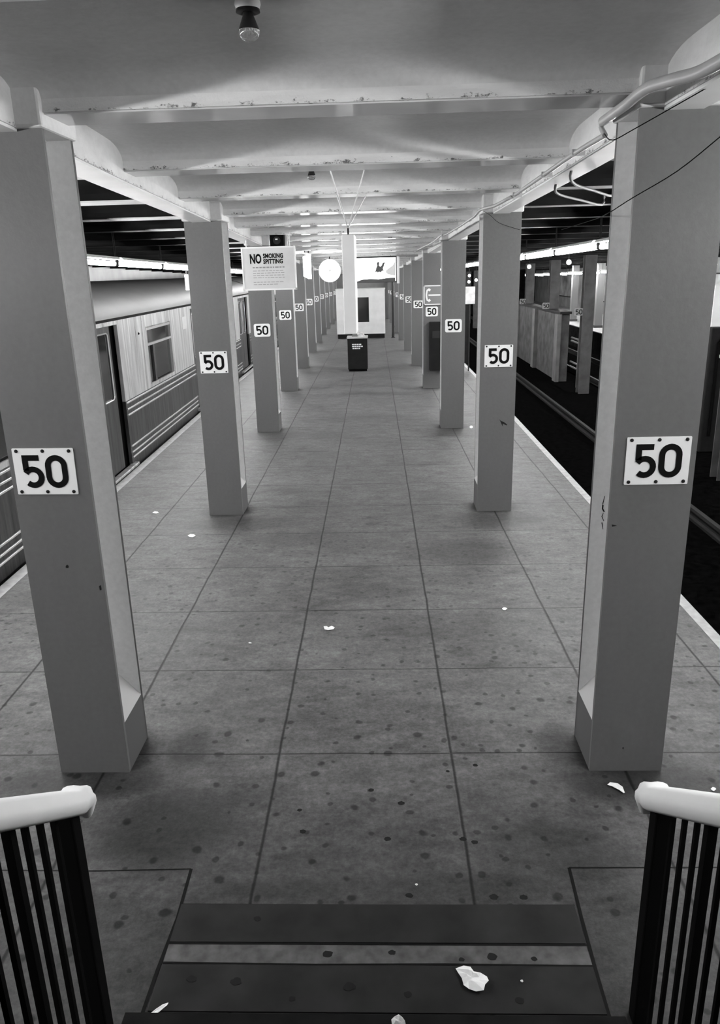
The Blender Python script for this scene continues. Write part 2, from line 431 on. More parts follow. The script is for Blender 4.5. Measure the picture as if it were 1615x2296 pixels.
for y in BEY:
    z = zb(y)
    mbl.box(-7.4 - .0275 * y, girL(y, 1) + .01, y + .02, y + BW - .02, z, z + .12)
    mbr.box(girR(y, 1) - .01, 14, y + .02, y + BW - .02, z, z + .12)
o = struct('trim_62', mbl, M['soot2']); struct('trim_63', mbr, M['soot2'])
mbf = MB()
for y in BEY: mbf.box(-7.4 - .0275 * y, girL(y, 1), y + .0, y + BW - .0, zb(y) - .012, zb(y) + .0)
mbf.build('flange', M['tflange'], o)
# ---- walls
M['tile'] = mat('wall_tile', .28, .35, noise=(2, .12))
mb = MB().prism([(-7.3, -6, -1.3), (-7.5, -6, -1.3), (-7.5, -6, 3.7), (-7.3, -6, 3.7)], [(-9.1, 66, -1.3), (-9.3, 66, -1.3), (-9.3, 66, 3.7), (-9.1, 66, 3.7)])
struct('wall_left', mb, M['tile'])
mb = MB().box(12.6, 12.8, -6, 72, -1.3, 3.7); struct('wall_right', mb, mat('far_wall_tile', .16, .5, noise=(1.2, .4)))
mb = MB().box(-12, 16, 66, 66.2, -1.5, 3.7); struct('wall_back', mb, M['conc_dark'])
mb = MB().box(-12, 16, -6.2, -6, -1.5, 3.7); struct('wall_front', mb, M['conc_dark'])

# ================================================================== STAIR the camera stands on
mb = MB(); x0, x1 = -.90, .755
z = 0; y = 1.89
prof = [(1.89, -.3)]
for k in range(9):
    prof += [(y, z), (y, z + .17)]; z += .17; y -= .25
prof += [(y, z), (y, -.3)]
mb.prism([(x0, a, b) for a, b in prof], [(x1, a, b) for a, b in prof])
st = tag(mb.build('stairs', mat('stair_concrete', .008, .7, noise=(7, .4)), None), 'dark concrete stairs between two railings at the foot of the photo', 'stairs')
# flush sill strips in front of the first riser
for i, (a, b, mt, lab) in enumerate(((2.325, 2.512, 'strip', 'dark metal sill strip set in the floor, farther from the stairs'), (2.030, 2.222, 'strip', 'dark metal sill strip set in the floor, closest to the stairs'))):
    o = MB().box(-.885, .747, a, b, .0, .006).build('sill_strip', M[mt]); tag(o, lab, 'floor strip', 'metal strips set in the floor at the stair foot')
mb = MB().box(-.885, .747, 2.228, 2.320, -.004, .004); struct('trim_64', mb, M['sillconc'])
def crack(name, pts, wd=.006, mt='ink', z=.0015):
    m_ = MB(); P = [Vector((p[0], p[1], 0)) for p in pts]; L, R_ = [], []
    for k, p in enumerate(P):
        d = (P[min(k + 1, len(P) - 1)] - P[max(k - 1, 0)]).normalized(); n = Vector((-d.y, d.x, 0)) * wd * .5
        L.append((p.x + n.x, p.y + n.y, z)); R_.append((p.x - n.x, p.y - n.y, z))
    for k in range(len(P) - 1): m_.poly([L[k], R_[k], R_[k + 1], L[k + 1]])
    o = m_.build(name, M[mt]); o['kind'] = 'structure'; return o
crack('trim_65', [(-.905, 1.9), (-.898, 2.2), (-.885, 2.45), (-.893, 2.712)], .014)
crack('trim_66', [(.752, 1.9), (.755, 2.2), (.762, 2.45), (.775, 2.722)], .014)
crack('trim_67', [(-.893, 2.712), (-1.3, 2.70), (-3.0, 2.71)], .007)
crack('trim_68', [(.775, 2.722), (1.4, 2.725), (2.2, 2.72)], .007)
crack('trim_69', [(-.89, 2.318), (.75, 2.318)], .010, z=.0045)
crack('trim_70', [(-.89, 2.229), (-.3, 2.223), (.2, 2.228), (.75, 2.224)], .008, z=.0065)
crack('trim_71', [(-.88, 2.515), (0, 2.513), (.75, 2.515)], .007)
crack('trim_72', [(-.9, 2.021), (0, 2.017), (.75, 2.02)], .012)

mbg = MB(); rg_ = random.Random(11)
for (gx_, gy_, gr_) in GUM:
    P_ = [(gx_ + gr_ * (1 - .3 * rg_.random()) * math.cos(t), gy_ + gr_ * .8 * (1 - .3 * rg_.random()) * math.sin(t)) for t in [2 * math.pi * k / 13 for k in range(13)]]
    zz_ = .0065 if gy_ < 2.52 and not (2.223 < gy_ < 2.325) else (.0045 if gy_ < 2.52 else 0.0)
    mbg.prism([(a_, b_, zz_) for a_, b_ in P_], [(a_, b_, zz_ + .0008) for a_, b_ in P_])
struct('trim_90', mbg, mat('trodden_gum', .012, .7))
# railings: white cap, black newel and square balusters
def railing(xr, ytop, ztop, label):
    root = empty('stair_railing', (xr, ytop, 0)); tag(root, label, 'railing', 'railings beside the stairs')
    SL = .70; s = 1 if xr > 0 else -1
    def zt(dy): return ztop - SL * dy          # dy is negative toward the camera
    # cap: moulded section lofted along the slope, nose turned down
    sec = [(-.054, -.026), (-.058, -.004), (-.056, .008), (-.046, .016), (-.036, .032), (-.022, .038), (.0, .036), (.022, .038), (.036, .032), (.046, .016), (.056, .008), (.058, -.004), (.054, -.026), (.040, -.036), (-.040, -.036)]
    path = [(.058, -.075, .72), (.062, -.045, .92), (.052, -.020, 1), (.028, -.004, 1), (0, 0, 1), (-.1, .07, 1), (-.3, .21, 1), (-.6, .42, 1), (-1.3, .91, 1)]
    rings = []
    for k, (dy, dz, sc) in enumerate(path):
        a, b = path[max(k - 1, 0)], path[min(k + 1, len(path) - 1)]
        ty, tz = b[0] - a[0], b[1] - a[1]; l = math.hypot(ty, tz); ty /= l; tz /= l; ny, nz = tz, -ty     # normal (up)
        if nz < 0: ny, nz = -ny, -nz
        if k == 0: ny, nz = .85, .5
        rings.append([(sx_ * sc, dy + ny * sz * sc, ztop + dz + nz * sz * sc) for sx_, sz in sec])
    o = MB().loft(rings).build('cap_rail', M['white'], root, smooth=48); o['label'] = 'white painted moulded cap rail'
    MB().box(-.026, .024, -.058, .000, 0, ztop - .012).build('newel_post', M['black'], root, bevel=.006)
    n = 14
    for k in range(n):
        dy = -.118 - .077 * k; w_ = (.008 if xr < 0 else .0065) if k != 3 else .013
        zbm = max(0.0, (-dy - .10) / .25 * .17 - .02) if abs(xr) < .9 else 0.0
        MB().box(-w_, w_, dy - w_, dy + w_, zbm, zt(dy) - .015).build('baluster', M['black'], root)
    return root
railing(-1.0, 1.955, .955, 'white capped black stair railing at the lower left corner')
railing(.85, 2.045, .895, 'white capped black stair railing at the lower right corner')
# raised kerbs the railings stand on beside the stairs are level with the floor here; unseen walls added beside the stairs to block tube light
mb = MB().box(-1.15, -1.05, -3.0, 1.42, 0, 3.2); mb.box(.93, 1.03, -3.0, 1.42, 0, 3.2); struct('trim_73', mb, M['conc_dark'])

# ================================================================== COLUMNS
def col_meshes(H):
    W, Dp, T = .185, .327, .022
    c = {}
    mbf = MB().box(-W, W, 0, T, 0, H)                                  # front flange
    mbr = MB().box(-W, W, Dp - T, Dp, 0, H); mbr.box(-.012, .012, T, Dp - T, 0, H)
    mbe = MB()
    for s in (-1, 1):                                                   # concrete fill at the foot, sloped top
        mbe.prism([(s * W, T, 0), (s * W, T, .29), (0, T, .50), (0, T, 0)], [(s * W, Dp - T, 0), (s * W, Dp - T, .29), (0, Dp - T, .50), (0, Dp - T, 0)])
    return mbf, mbr, mbe
ORD = ['nearest', 'second', 'third', 'fourth', 'fifth', 'sixth', 'seventh', 'eighth', 'ninth', 'tenth', 'eleventh', 'twelfth']
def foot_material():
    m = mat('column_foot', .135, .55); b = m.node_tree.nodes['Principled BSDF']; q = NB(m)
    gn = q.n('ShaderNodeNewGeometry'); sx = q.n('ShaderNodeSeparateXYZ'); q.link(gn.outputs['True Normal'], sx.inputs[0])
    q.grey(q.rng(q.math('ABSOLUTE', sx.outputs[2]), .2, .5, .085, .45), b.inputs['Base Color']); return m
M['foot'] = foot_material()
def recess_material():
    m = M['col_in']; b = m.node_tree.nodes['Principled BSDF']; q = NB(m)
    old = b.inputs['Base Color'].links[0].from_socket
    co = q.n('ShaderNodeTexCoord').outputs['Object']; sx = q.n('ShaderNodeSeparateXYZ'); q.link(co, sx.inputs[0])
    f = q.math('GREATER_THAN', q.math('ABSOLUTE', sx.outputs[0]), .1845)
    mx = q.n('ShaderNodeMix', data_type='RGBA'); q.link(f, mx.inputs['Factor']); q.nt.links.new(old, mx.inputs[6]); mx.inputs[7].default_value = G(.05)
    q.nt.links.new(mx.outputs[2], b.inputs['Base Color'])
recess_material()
protos = {}
for sname, cx_ in (('left', colL), ('right', colR)):
    for n, y in enumerate(COLY):
        if n > 10: continue
        H = zb(y) - .058 - zf(y); key = (sname, n)
        root = empty('support_column', (cx_(y), y, zf(y)))
        if n == 0: lab = 'nearest %s grey steel column, huge at the %s edge of the photo, reaching the ceiling' % (sname, sname)
        else: lab = '%s grey steel column from the stairs in the %s row' % (ORD[n], sname)
        tag(root, lab, 'column', 'steel columns along the platform')
        a, b, e = col_meshes(H)
        a.build('front_flange', M['col_front'], root)
        o = b.build('web', M['col_in'], root); o['label'] = 'pale recessed web and rear flange'
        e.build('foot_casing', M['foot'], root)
        if n < 6:
            # concrete haunch cap round the head, meeting the beam and girder
            zc = H
            cb = MB().prism([(-.20, -.03, zc), (.20, -.03, zc), (.20, .35, zc), (-.20, .35, zc)], [(-.20, -.03, zc + .17), (.20, -.03, zc + .17), (.20, .35, zc + .17), (-.20, .35, zc + .17)])
            cb.build('head_casing', M['ceil'], root, bevel=.012)

# ================================================================== '50' SIGNS
def stroke(mb, pts, w_, y, closed=False):
    """flat ribbon of width w_ through pts (x, z) in the plane y, mitred"""
    P = [Vector(p) for p in pts]; n = len(P); Ls, Rs = [], []
    for k in range(n):
        if closed: a, b = P[(k - 1) % n], P[(k + 1) % n]
        else: a, b = P[max(k - 1, 0)], P[min(k + 1, n - 1)]
        d1 = (P[k] - a).normalized() if (P[k] - a).length > 1e-9 else (b - P[k]).normalized()
        d2 = (b - P[k]).normalized() if (b - P[k]).length > 1e-9 else d1
        nrm = Vector((-d1.y - d2.y, d1.x + d2.x)); nrm.normalize(); c = max(.5, nrm.dot(Vector((-d1.y, d1.x))))
        Ls.append(P[k] + nrm * w_ * .5 / c); Rs.append(P[k] - nrm * w_ * .5 / c)
    for k in range(n if closed else n - 1):
        j = (k + 1) % n
        q = [Rs[k], Rs[j], Ls[j], Ls[k]]
        mb.prism([(p.x, y, p.y) for p in q], [(p.x, y + .0012, p.y) for p in q])
def glyph50(mb, y, S=1.0):
    h = .150 * S; w_ = .027 * S
    # zero: stadium
    cx0, rx = .056 * S, .0385 * S; zz = h * .5 - rx - w_ * .5 + .004 * S
    pts = [(cx0 + rx * math.cos(math.radians(t)), zz + rx * math.sin(math.radians(t))) for t in range(0, 181, 15)] + [(cx0 + rx * math.cos(math.radians(t)), -zz + rx * math.sin(math.radians(t))) for t in range(180, 361, 15)]
    stroke(mb, pts, w_, y, True)
    # five
    ax = -.058 * S; r = .0385 * S
    top = h * .5 - w_ * .5 + .004 * S
    cz = -h * .5 + w_ * .5 + r - .004 * S
    stroke(mb, [(ax + .036 * S, top), (ax - .030 * S, top), (ax - .030 * S, top - .060 * S)], w_, y)
    arc = [(ax + r * math.cos(math.radians(t)), cz + r * math.sin(math.radians(t))) for t in range(150, -141, -15)]
    stroke(mb, arc, w_, y)
SW, SH = .288, .222
def sign50(x, y, z, n, sname, rounded, tilt=0.0):
    root = empty('number_sign', (x, y, z)); root.rotation_euler = (0, tilt, 0)
    if n >= 0:
        lab = ('white sign reading 50 with black bolts on the nearest %s column' % sname) if n == 0 else ('white sign reading 50 on the %s column from the stairs in the %s row' % (ORD[n], sname))
        tag(root, lab, 'sign', 'signs reading 50 on the columns')
    ENM = M['enamel'] if n >= 0 else M['smallplate']
    if rounded: pl = MB().rbox(-SW / 2 * .92, SW / 2 * .92, -.006, -.001, -SH / 2 * .92, SH / 2 * .92, .03, 'y')
    else: pl = MB().rbox(-SW / 2, SW / 2, -.006, -.001, -SH / 2, SH / 2, .004, 'y', 2)
    pl.build('plate', ENM, root)
    g = MB(); glyph50(g, -.0085, .92 if rounded else 1.0); g.build('numerals', M['ink'], root)
    if n in (0, 1):
        for bx in (-.43, 0, .43):
            for bz in (-.44, .44):
                MB().lathe([(0, -.0115), (.005, -.011), (.0085, -.008), (.0085, -.004)], (bx * SW, 0, bz * SH), 10, 'y').build('bolt', M['bolt'], root)
    return root
for sname, cx_ in (('left', colL), ('right', colR)):
    for n, y in enumerate(COLY):
        if n > 10: continue
        dx = {('left', 0): -.018, ('right', 0): .013}.get((sname, n), 0)
        sign50(cx_(y) + dx, y, zf(y) + 1.66, n, sname, n > 1, .012 if n == 0 and sname == 'left' else 0)

# ================================================================== FLUORESCENT TUBES along both platform edges
def fixture(x, y, z, rz, label, group):
    root = empty('fluorescent_light', (x, y, z), rz); tag(root, label, 'light', group)
    L = 1.13
    root.rotation_euler = (-.0095, 0, rz)
    MB().tube([(0, -L, 0), (0, L, 0)], .030, 12).build('tube', M['tube'], root, smooth=60)
    MB().prism([(-.095, -1.15, .050), (.095, -1.15, .050), (.06, -1.15, .085), (-.06, -1.15, .085)], [(-.095, 1.15, .050), (.095, 1.15, .050), (.06, 1.15, .085), (-.06, 1.15, .085)]).build('reflector', M['trough'], root)
    for s in (-1, 1): MB().box(-.022, .022, s * 1.165 - .025, s * 1.165 + .025, -.03, .055).build('lamp_socket', M['tube_end'], root)
    hz = zb(y) + .20 - z
    for s in (-1, 1): MB().tube([(0, s * 1.19, .08), (0, s * 1.19, hz)], .006, 6).build('hanger', M['rod'], root)
PITCH = 2.44
for i in range(-2, 24):
    y = 9.42 + PITCH * (i - 3) + 0.0
    z = 2.712 - .0100 * (y - 9.6) if y < 20 else 2.608 - .010 * (y - 20)
    nm = 'fluorescent tube over the left platform edge, %s one counted from the stairs' % (ORD[i + 2] if i + 2 < 12 else 'far')
    if i + 2 >= 9: nm = 'distant fluorescent tube over the left platform edge'
    nm = {3: 'bright fluorescent tube above the subway car door, just right of the nearest left column', 4: 'bright fluorescent tube above the subway car window', 5: 'bright fluorescent tube ending at the left side of the second left column'}.get(i, nm if i > 5 else 'fluorescent tube over the left platform edge, nearer than the ones in view')
    fixture(-3.30 - .0275 * y, y, z, .0275, nm, 'fluorescent tubes over the left platform edge')
for i in range(-2, 24):
    y = 8.78 + PITCH * (i - 2)
    z = 2.735 - .0085 * (y - 10)
    nm = 'fluorescent tube over the right platform edge, %s one counted from the stairs' % (ORD[i + 2] if i + 2 < 12 else 'far')
    if i + 2 >= 9: nm = 'distant fluorescent tube over the right platform edge'
    nm = {3: 'long bright fluorescent tube seen just left of the nearest right column', 4: 'bright fluorescent tube seen just right of the second right column'}.get(i, nm if i > 4 else 'fluorescent tube over the right platform edge, nearer than the ones in view')
    fixture(2.74 - .006 * y, y, z, .006, nm, 'fluorescent tubes over the right platform edge')

# ================================================================== SUBWAY CAR at the left platform
def steel_upper():
    m = mat('car_steel', .42, .34, metal=.35); b = m.node_tree.nodes['Principled BSDF']; q = NB(m)
    co = q.n('ShaderNodeTexCoord').outputs['Object']
    a = q.noise(q.mapv(co, (1, 7, .5)), 1.6, 5, .6); f = q.noise(co, 40, 3, .6)
    q.grey(q.math('ADD', q.rng(a, .3, .7, .36, .86), q.rng(f, .3, .7, -.02, .02)), b.inputs['Base Color'])
    q.link(q.rng(a, .3, .7, .25, .45), b.inputs['Roughness']); return m
def steel_lower():
    m = mat('car_steel_dirty', .16, .5, metal=.2); b = m.node_tree.nodes['Principled BSDF']; q = NB(m)
    co = q.n('ShaderNodeTexCoord').outputs['Object']
    a = q.noise(q.mapv(co, (1, 9, .6)), 1.5, 6, .7)
    q.grey(q.rng(a, .3, .7, .015, .10), b.inputs['Base Color']); return m
M['car'] = steel_upper(); M['car2'] = steel_lower()
M['carroof'] = mat('car_roof', .015, .6, metal=.0, noise=(1.2, .25))
M['glass'] = mat('car_window_glass', .018, .08, spec=.8)
M['bright'] = mat('car_bright_trim', .75, .25, metal=.5)
def subway_car(ystart, length, lab, doors, wins, near=True):
    x = -3.27 - .0275 * ystart
    root = empty('subway_car', (x, ystart, 0), .0275); tag(root, lab, 'train', 'cars of the train at the left platform')
    L = length
    # side wall built as panels around the door openings
    spans = []; p = 0.0
    for d0, d1 in doors:
        spans.append((p, d0)); p = d1
    spans.append((p, L))
    up = MB(); lo = MB()
    for a, b in spans:
        # upper panel with window holes
        ws = [w for w in wins if a < w[0] < b]; q = a
        for w0, w1 in ws:
            up.box(-.05, 0, q, w0, .90, 2.0); up.box(-.05, 0, w0, w1, .90, .955); up.box(-.05, 0, w0, w1, 1.80, 2.0); q = w1
        up.box(-.05, 0, q, b, .90, 2.0)
        lo.box(-.05, -.004, a, b, -.12, .90)
    for d0, d1 in doors: up.box(-.05, 0, d0, d1, 1.93, 2.0)
    up.build('side_panel', M['car'], root, bevel=.004); o = lo.build('lower_panel', M['car2'], root); o['label'] = 'streaked darker lower side panel'
    # roof
    ring = lambda y: [(.012, y, 1.985), (.012, y, 2.02), (-.03, y, 2.06), (-.12, y, 2.125), (-.3, y, 2.225), (-.6, y, 2.335), (-1.0, y, 2.43), (-1.5, y, 2.48), (-2.0, y, 2.43), (-2.4, y, 2.335), (-2.7, y, 2.225), (-2.88, y, 2.125), (-3.0, y, 1.985)]
    MB().loft([ring(0), ring(L)]).build('roof', M['carroof'], root, smooth=40)
    MB().box(-3.0, -2.95, 0, L, -.12, 2.0).box(-3.0, 0, 0, .05, -.12, 2.0).box(-3.0, 0, L - .05, L, -.12, 2.0).box(-2.95, -.06, .05, L - .05, -.16, -.10).build('body_shell', M['car2'], root)
    MB().box(-2.9, -.12, .3, L - .3, -.75, -.16).build('underframe', M['black'], root)
    # mouldings
    for zz in (.878, .79, .71, .272, .188, .115):
        for a, b in spans:
            MB().rbox(-.004, .016, a + .01, b - .01, zz - .013, zz + .013, .006, 'y', 2).build('belt_moulding', M['bright'], root)
    for d0, d1 in doors:
        mid = (d0 + d1) / 2
        for a, b, hinge in ((d0 + .20, mid - .008, 0), (mid + .008, d1 - .20, 1)):
            g0, g1 = a + .10, b - .10
            dr = MB(); X0, X1 = -.075, -.05
            dr.box(X0, X1, a, g0, .03, 1.92); dr.box(X0, X1, g1, b, .03, 1.92); dr.box(X0, X1, g0, g1, .03, .98); dr.box(X0, X1, g0, g1, 1.84, 1.92)
            o = dr.build('door', M['car2'], root)
            MB().rbox(-.068, -.058, g0, g1, .98, 1.84, .05, 'x').build('door_window', M['glass'], o)
            fr = MB(); r = .06; pts = []
            for cy_, cz_, t0 in ((g1 - r, 1.84 - r, 0), (g0 + r, 1.84 - r, 90), (g0 + r, .98 + r, 180), (g1 - r, .98 + r, 270)):
                for k in range(5):
                    t = math.radians(t0 + 22.5 * k); pts.append((-.048, cy_ + r * math.cos(t), cz_ + r * math.sin(t)))
            fr.tube(pts + [pts[0]], .011, 6).build('window_frame', M['bright'], o)
        MB().box(-.10, -.08, d0 - .1, d1 + .1, .0, 2.0).build('door_pocket', M['black'], root)
        MB().rbox(-.03, .055, d0 - .05, d1 + .12, -.015, .028, .01, 'y', 2).build('door_sill', M['car'], root)
    for w0, w1 in wins:
        MB().box(-.045, -.035, w0, w1, .95, 1.8).build('window_pane', M['glass'], root)
        o = MB().box(-.03, .004, w0 + .02, w1 - .02, 1.755, 1.79).box(-.034, .004, w0 + .02, w1 - .02, 1.525, 1.56).build('window_sash', M['bright'], root)
        MB().tube([(.002, w0, 1.8), (.002, w1, 1.8), (.002, w1, .96), (.002, w0, .96), (.002, w0, 1.8)], .010, 5).build('window_frame', M['car'], root)
        MB().box(-.044, -.010, w0 + .33, w0 + .42, .955, 1.52).build('window_post', M['car2'], root)
    for ym in [w[0] - .42 for w in wins]:
        if 0 < ym < L: MB().lathe([(0, .0), (.018, .0), (.018, .012), (0, .014)], (.0, ym, 1.74), 10, 'y').build('rivet_cap', M['black'], root)
    return root
# car beside the nearest columns, and the next one behind it
c1 = subway_car(1.2, 23.0, 'long steel subway car standing at the left platform, windows dark', [(1.45, 3.15), (7.38, 9.08), (13.58, 15.28), (19.4, 21.1)], [(4.6, 6.1), (10.44, 11.92), (16.3, 17.8)])
pl = MB().rbox(.002, .010, 12.82, 13.17, 1.60, 1.82, .02, 'x').build('route_plate', M['enamel'], c1)
subway_car(24.5, 23.0, 'farther steel subway car behind the first one at the left platform', [(1.45, 3.15), (7.38, 9.08), (13.58, 15.28)], [(4.6, 6.1), (10.44, 11.92), (16.3, 17.8)])

# junction box hanging at the end of a tube over the left edge
bx = empty('junction_box', (-3.49, 14.05, 2.28)); tag(bx, 'pale box hanging below the left row of tubes above the subway car', 'box')
MB().box(-.035, .035, -.05, .05, 0, .27).build('case', M['white'], bx, bevel=.008)
MB().tube([(0, 0, .27), (0, 0, .33)], .02, 8).build('neck', M['rod'], bx)

# ================================================================== BULBS on the platform ceiling
M['clear'] = mat('bulb_glass', .75, .08, spec=.9)
mg = M['clear'].node_tree.nodes['Principled BSDF']; mg.inputs['Transmission Weight'].default_value = .92; mg.inputs['IOR'].default_value = 1.45
M['darkmetal'] = mat('dark_lamp_metal', .035, .35, metal=.3)
def bulb(x, y, ztop, lab, s=1.0):
    r = empty('light_bulb', (x, y, ztop)); tag(r, lab, 'light bulb', None)
    S = s
    MB().lathe([(.0, 0), (.044 * S, 0), (.046 * S, -.010 * S), (.040 * S, -.028 * S), (0, -.028 * S)], n=24).build('socket_base', M['white'], r, smooth=50)
    MB().lathe([(.030 * S, -.024 * S), (.042 * S, -.026 * S), (.043 * S, -.034 * S), (.030 * S, -.038 * S), (.018 * S, -.034 * S)], n=24).build('socket_ring', M['darkmetal'], r, smooth=50)
    MB().lathe([(.0, -.032 * S), (.017 * S, -.034 * S), (.020 * S, -.046 * S), (.036 * S, -.086 * S), (.0375 * S, -.090 * S), (.0, -.089 * S)], n=28).build('bulb_neck', M['darkmetal'], r, smooth=50)
    MB().lathe([(.0365 * S, -.0905 * S), (.0372 * S, -.097 * S), (.034 * S, -.108 * S), (.025 * S, -.118 * S), (.012 * S, -.1235 * S), (0, -.1245 * S)], n=28).build('bulb_glass', M['clear'], r, smooth=60)
bulb(-.396, 2.63, zb(2.63) + .128, 'unlit reflector light bulb on the ceiling near the top edge of the photo', .86)
bulb(-.497, 5.85, zb(5.85) + .128, 'small unlit light bulb on the ceiling beyond the second crossbeam', .8)

# ================================================================== CONDUIT along the right girder, wires
def gx(y): return girR(y, 0)
seg = [atX(1650, 118, 1.0), atX(1615, 138, 1.0), atX(1560, 165, 1.0), atX(1510, 178, .99), atX(1450, 198, .98), atX(1400, 238, .985), atX(1352, 272, 1.0)]
r = empty('conduit', (1.0, 3.0, 3.1)); tag(r, 'thick bent pipe at the nearest right column head, running on thinner along the right girder', 'pipe')
def rel(pts, base): return [tuple(Vector(p) - Vector(base)) for p in pts]
def smooth_path(pts, n=4):
    P = [Vector(p) for p in pts]; out = []
    for i in range(len(P) - 1):
        p0, p1, p2, p3 = P[max(i - 1, 0)], P[i], P[i + 1], P[min(i + 2, len(P) - 1)]
        for k in range(n):
            t = k / n
            out.append(.5 * ((2 * p1) + (p2 - p0) * t + (2 * p0 - 5 * p1 + 4 * p2 - p3) * t * t + (3 * p1 - p0 - 3 * p2 + p3) * t ** 3))
    out.append(P[-1]); return out
M['pipe'] = mat('painted_pipe', .36, .35, noise=(8, .08))
seg = [(1.06, 1.2, seg[0].z - .02), (1.02, 2.0, seg[0].z)] + seg[1:]
MB().tube(rel(smooth_path(seg), (1.0, 3.0, 3.1)), .021, 12).build('pipe', M['pipe'], r, smooth=60)
e0 = atX(1352, 272, 1.0); e1 = atX(1357, 303, 1.0)
MB().tube(rel(smooth_path([e0, e0 + Vector((.0, .02, -.02)), e1]), (1.0, 3.0, 3.1)), .012, 8).build('drop_pipe', M['pipe'], r, smooth=60)
pts = [e1, atX(1290, 343, 1.045, -.0133), atX(1220, 392, 1.055, -.0133), atX(1155, 437, 1.04, -.0133), atX(1140, 445, 1.0, -.0133), atX(1110, 461, .97, -.0133), atX(1078, 470, .96, -.0133), atX(1064, 485, .97, -.0133), atX(1030, 508, 1.03, -.0133), atX(1000, 526, 1.0, -.0133), atX(990, 528, .96, -.0133), atX(975, 540, .96, -.0133), atX(962, 548, 1.0, -.0133), atX(945, 556, .97, -.0133), atX(920, 570, 1.0, -.0133)]
base_ = (1.0, 3.0, 3.1)
MB().tube(rel(smooth_path(pts, 3), base_), .013, 8).build('thin_pipe', M['pipe'], r, smooth=60)
for p in (pts[1], pts[2], pts[3]):
    q_ = Vector(p) - Vector(base_); MB().box(q_.x - .016, q_.x + .05, q_.y - .008, q_.y + .008, q_.z - .016, q_.z + .018).build('clamp', M['pipe'], r)
for pts, lab in (([atY(1640, 165, 2.9), atY(1615, 180, 3.0), atY(1430, 285, 3.30), atY(1374, 314, 3.36), atY(1356, 300, 3.6)], 'thin black wire crossing the nearest right column just under its head'),
                 ([atY(1640, 288, 2.9), atY(1615, 307, 3.0), atY(1520, 383, 3.2), atY(1420, 443, 3.33), atY(1364, 478, 3.365), atY(1330, 493, 4.6), atY(1260, 515, 6.5)], 'long thin black wire slanting across the nearest right column'),
                 ([atY(1085, 474, 7.6), atY(1100, 483, 7.84), atY(1120, 500, 7.86), atY(1155, 512, 7.86), atY(1166, 515, 7.86)], 'short black wire sagging across the head of the second right column')):
    P_ = smooth_path(pts, 4); o = MB().tube(P_, .0022, 5).build('wire', M['black']); tag(o, lab, 'wire')
M['pipe2'] = mat('pale_track_pipe', .12, .5)
for a, lab in (([(1.20, 5.62, 3.10), (1.20, 5.72, 3.035), (1.28, 5.95, 3.01), (1.57, 6.50, 3.01), (1.88, 7.03, 3.01), (1.9, 7.06, 3.09)], 'bent pale pipe leaving the right girder over the track, farther of two'),
               ([(1.15, 4.95, 3.12), (1.15, 5.06, 3.04), (1.25, 5.34, 3.015), (1.48, 5.78, 3.015), (1.75, 6.25, 3.015), (1.77, 6.29, 3.10)], 'bent pale pipe leaving the right girder over the track, nearer of two')):
    o = MB().tube(smooth_path(a, 3), .009, 8).build('pipe', M['pipe2'], None, smooth=60); tag(o, lab, 'pipe')

# ================================================================== HANGING WHITE BOX with four rods
hb = empty('hanging_box', (-.247, 5.8, 2.075)); tag(hb, 'tall narrow white box hung from the ceiling by four thin rods', 'hanging box')
MB().box(-.046, .046, -.05, .30, 0, .695).build('case', M['white'], hb, bevel=.006)
MB().box(-.006, .006, .01, .03, .695, .745).build('bracket', M['darkmetal'], hb)
for a in (atY(735, 368, 5.12), atY(823, 367, 5.12), atY(752, 428, 6.62), atY(828, 433, 6.62)):
    t = Vector((a.x, a.y, zb(a.y) + .04)) - Vector((-.247, 5.8, 2.075)); MB().tube([(0, .02, .74), tuple(t)], .0042, 6).build('rod', M['white'], hb)

# ================================================================== NO SMOKING SIGN and loudspeaker
def text_mesh(txt, size, name, mt, parent, loc, align='LEFT', ext=.0008, bold=0.0, sx=1.0):
    cu = bpy.data.curves.new(name, 'FONT'); cu.body = txt; cu.size = size; cu.extrude = ext; cu.offset = bold; cu.align_x = align; cu.resolution_u = 3
    o = bpy.data.objects.new('tmp', cu); COL.objects.link(o)
    dg = bpy.context.evaluated_depsgraph_get(); me = bpy.data.meshes.new_from_object(o.evaluated_get(dg))
    bpy.data.objects.remove(o); me.transform(Matrix.Rotation(math.pi / 2, 4, 'X') @ Matrix.Diagonal((sx, 1, 1, 1)))
    me.materials.clear(); r_ = link(name, me, mt, parent); r_.location = loc; return r_
NSY = 11.0
a = atY(543, 562, NSY); b = atY(664, 643, NSY); wN = b.x - a.x - .0; hN = .535; zN = 2.325
ns = empty('notice_sign', (a.x + .36, NSY, zN)); tag(ns, 'white notice reading NO SMOKING SPITTING hanging beside the left column row', 'sign')
MB().box(-.36, .36, -.012, .012, 0, hN).build('panel', mat('notice_board', .58, .5, noise=(5, .05)), ns)
fr = MB(); fr.box(-.375, .375, -.018, .018, hN, hN + .02); fr.box(-.375, -.355, -.018, .018, -.01, hN); fr.box(.355, .375, -.018, .018, -.01, hN); fr.box(-.375, .375, -.018, .018, -.02, .0); fr.build('frame', M['white'], ns)
text_mesh('NO', .17, 'lettering', M['ink'], ns, (-.262, -.0135, .34), bold=.006, sx=.60)
text_mesh('SMOKING', .082, 'lettering', M['ink'], ns, (-.075, -.0135, .405), bold=.003, sx=.76)
text_mesh('SPITTING', .082, 'lettering', M['ink'], ns, (-.075, -.0135, .332), bold=.003, sx=.80)
random.seed(3)
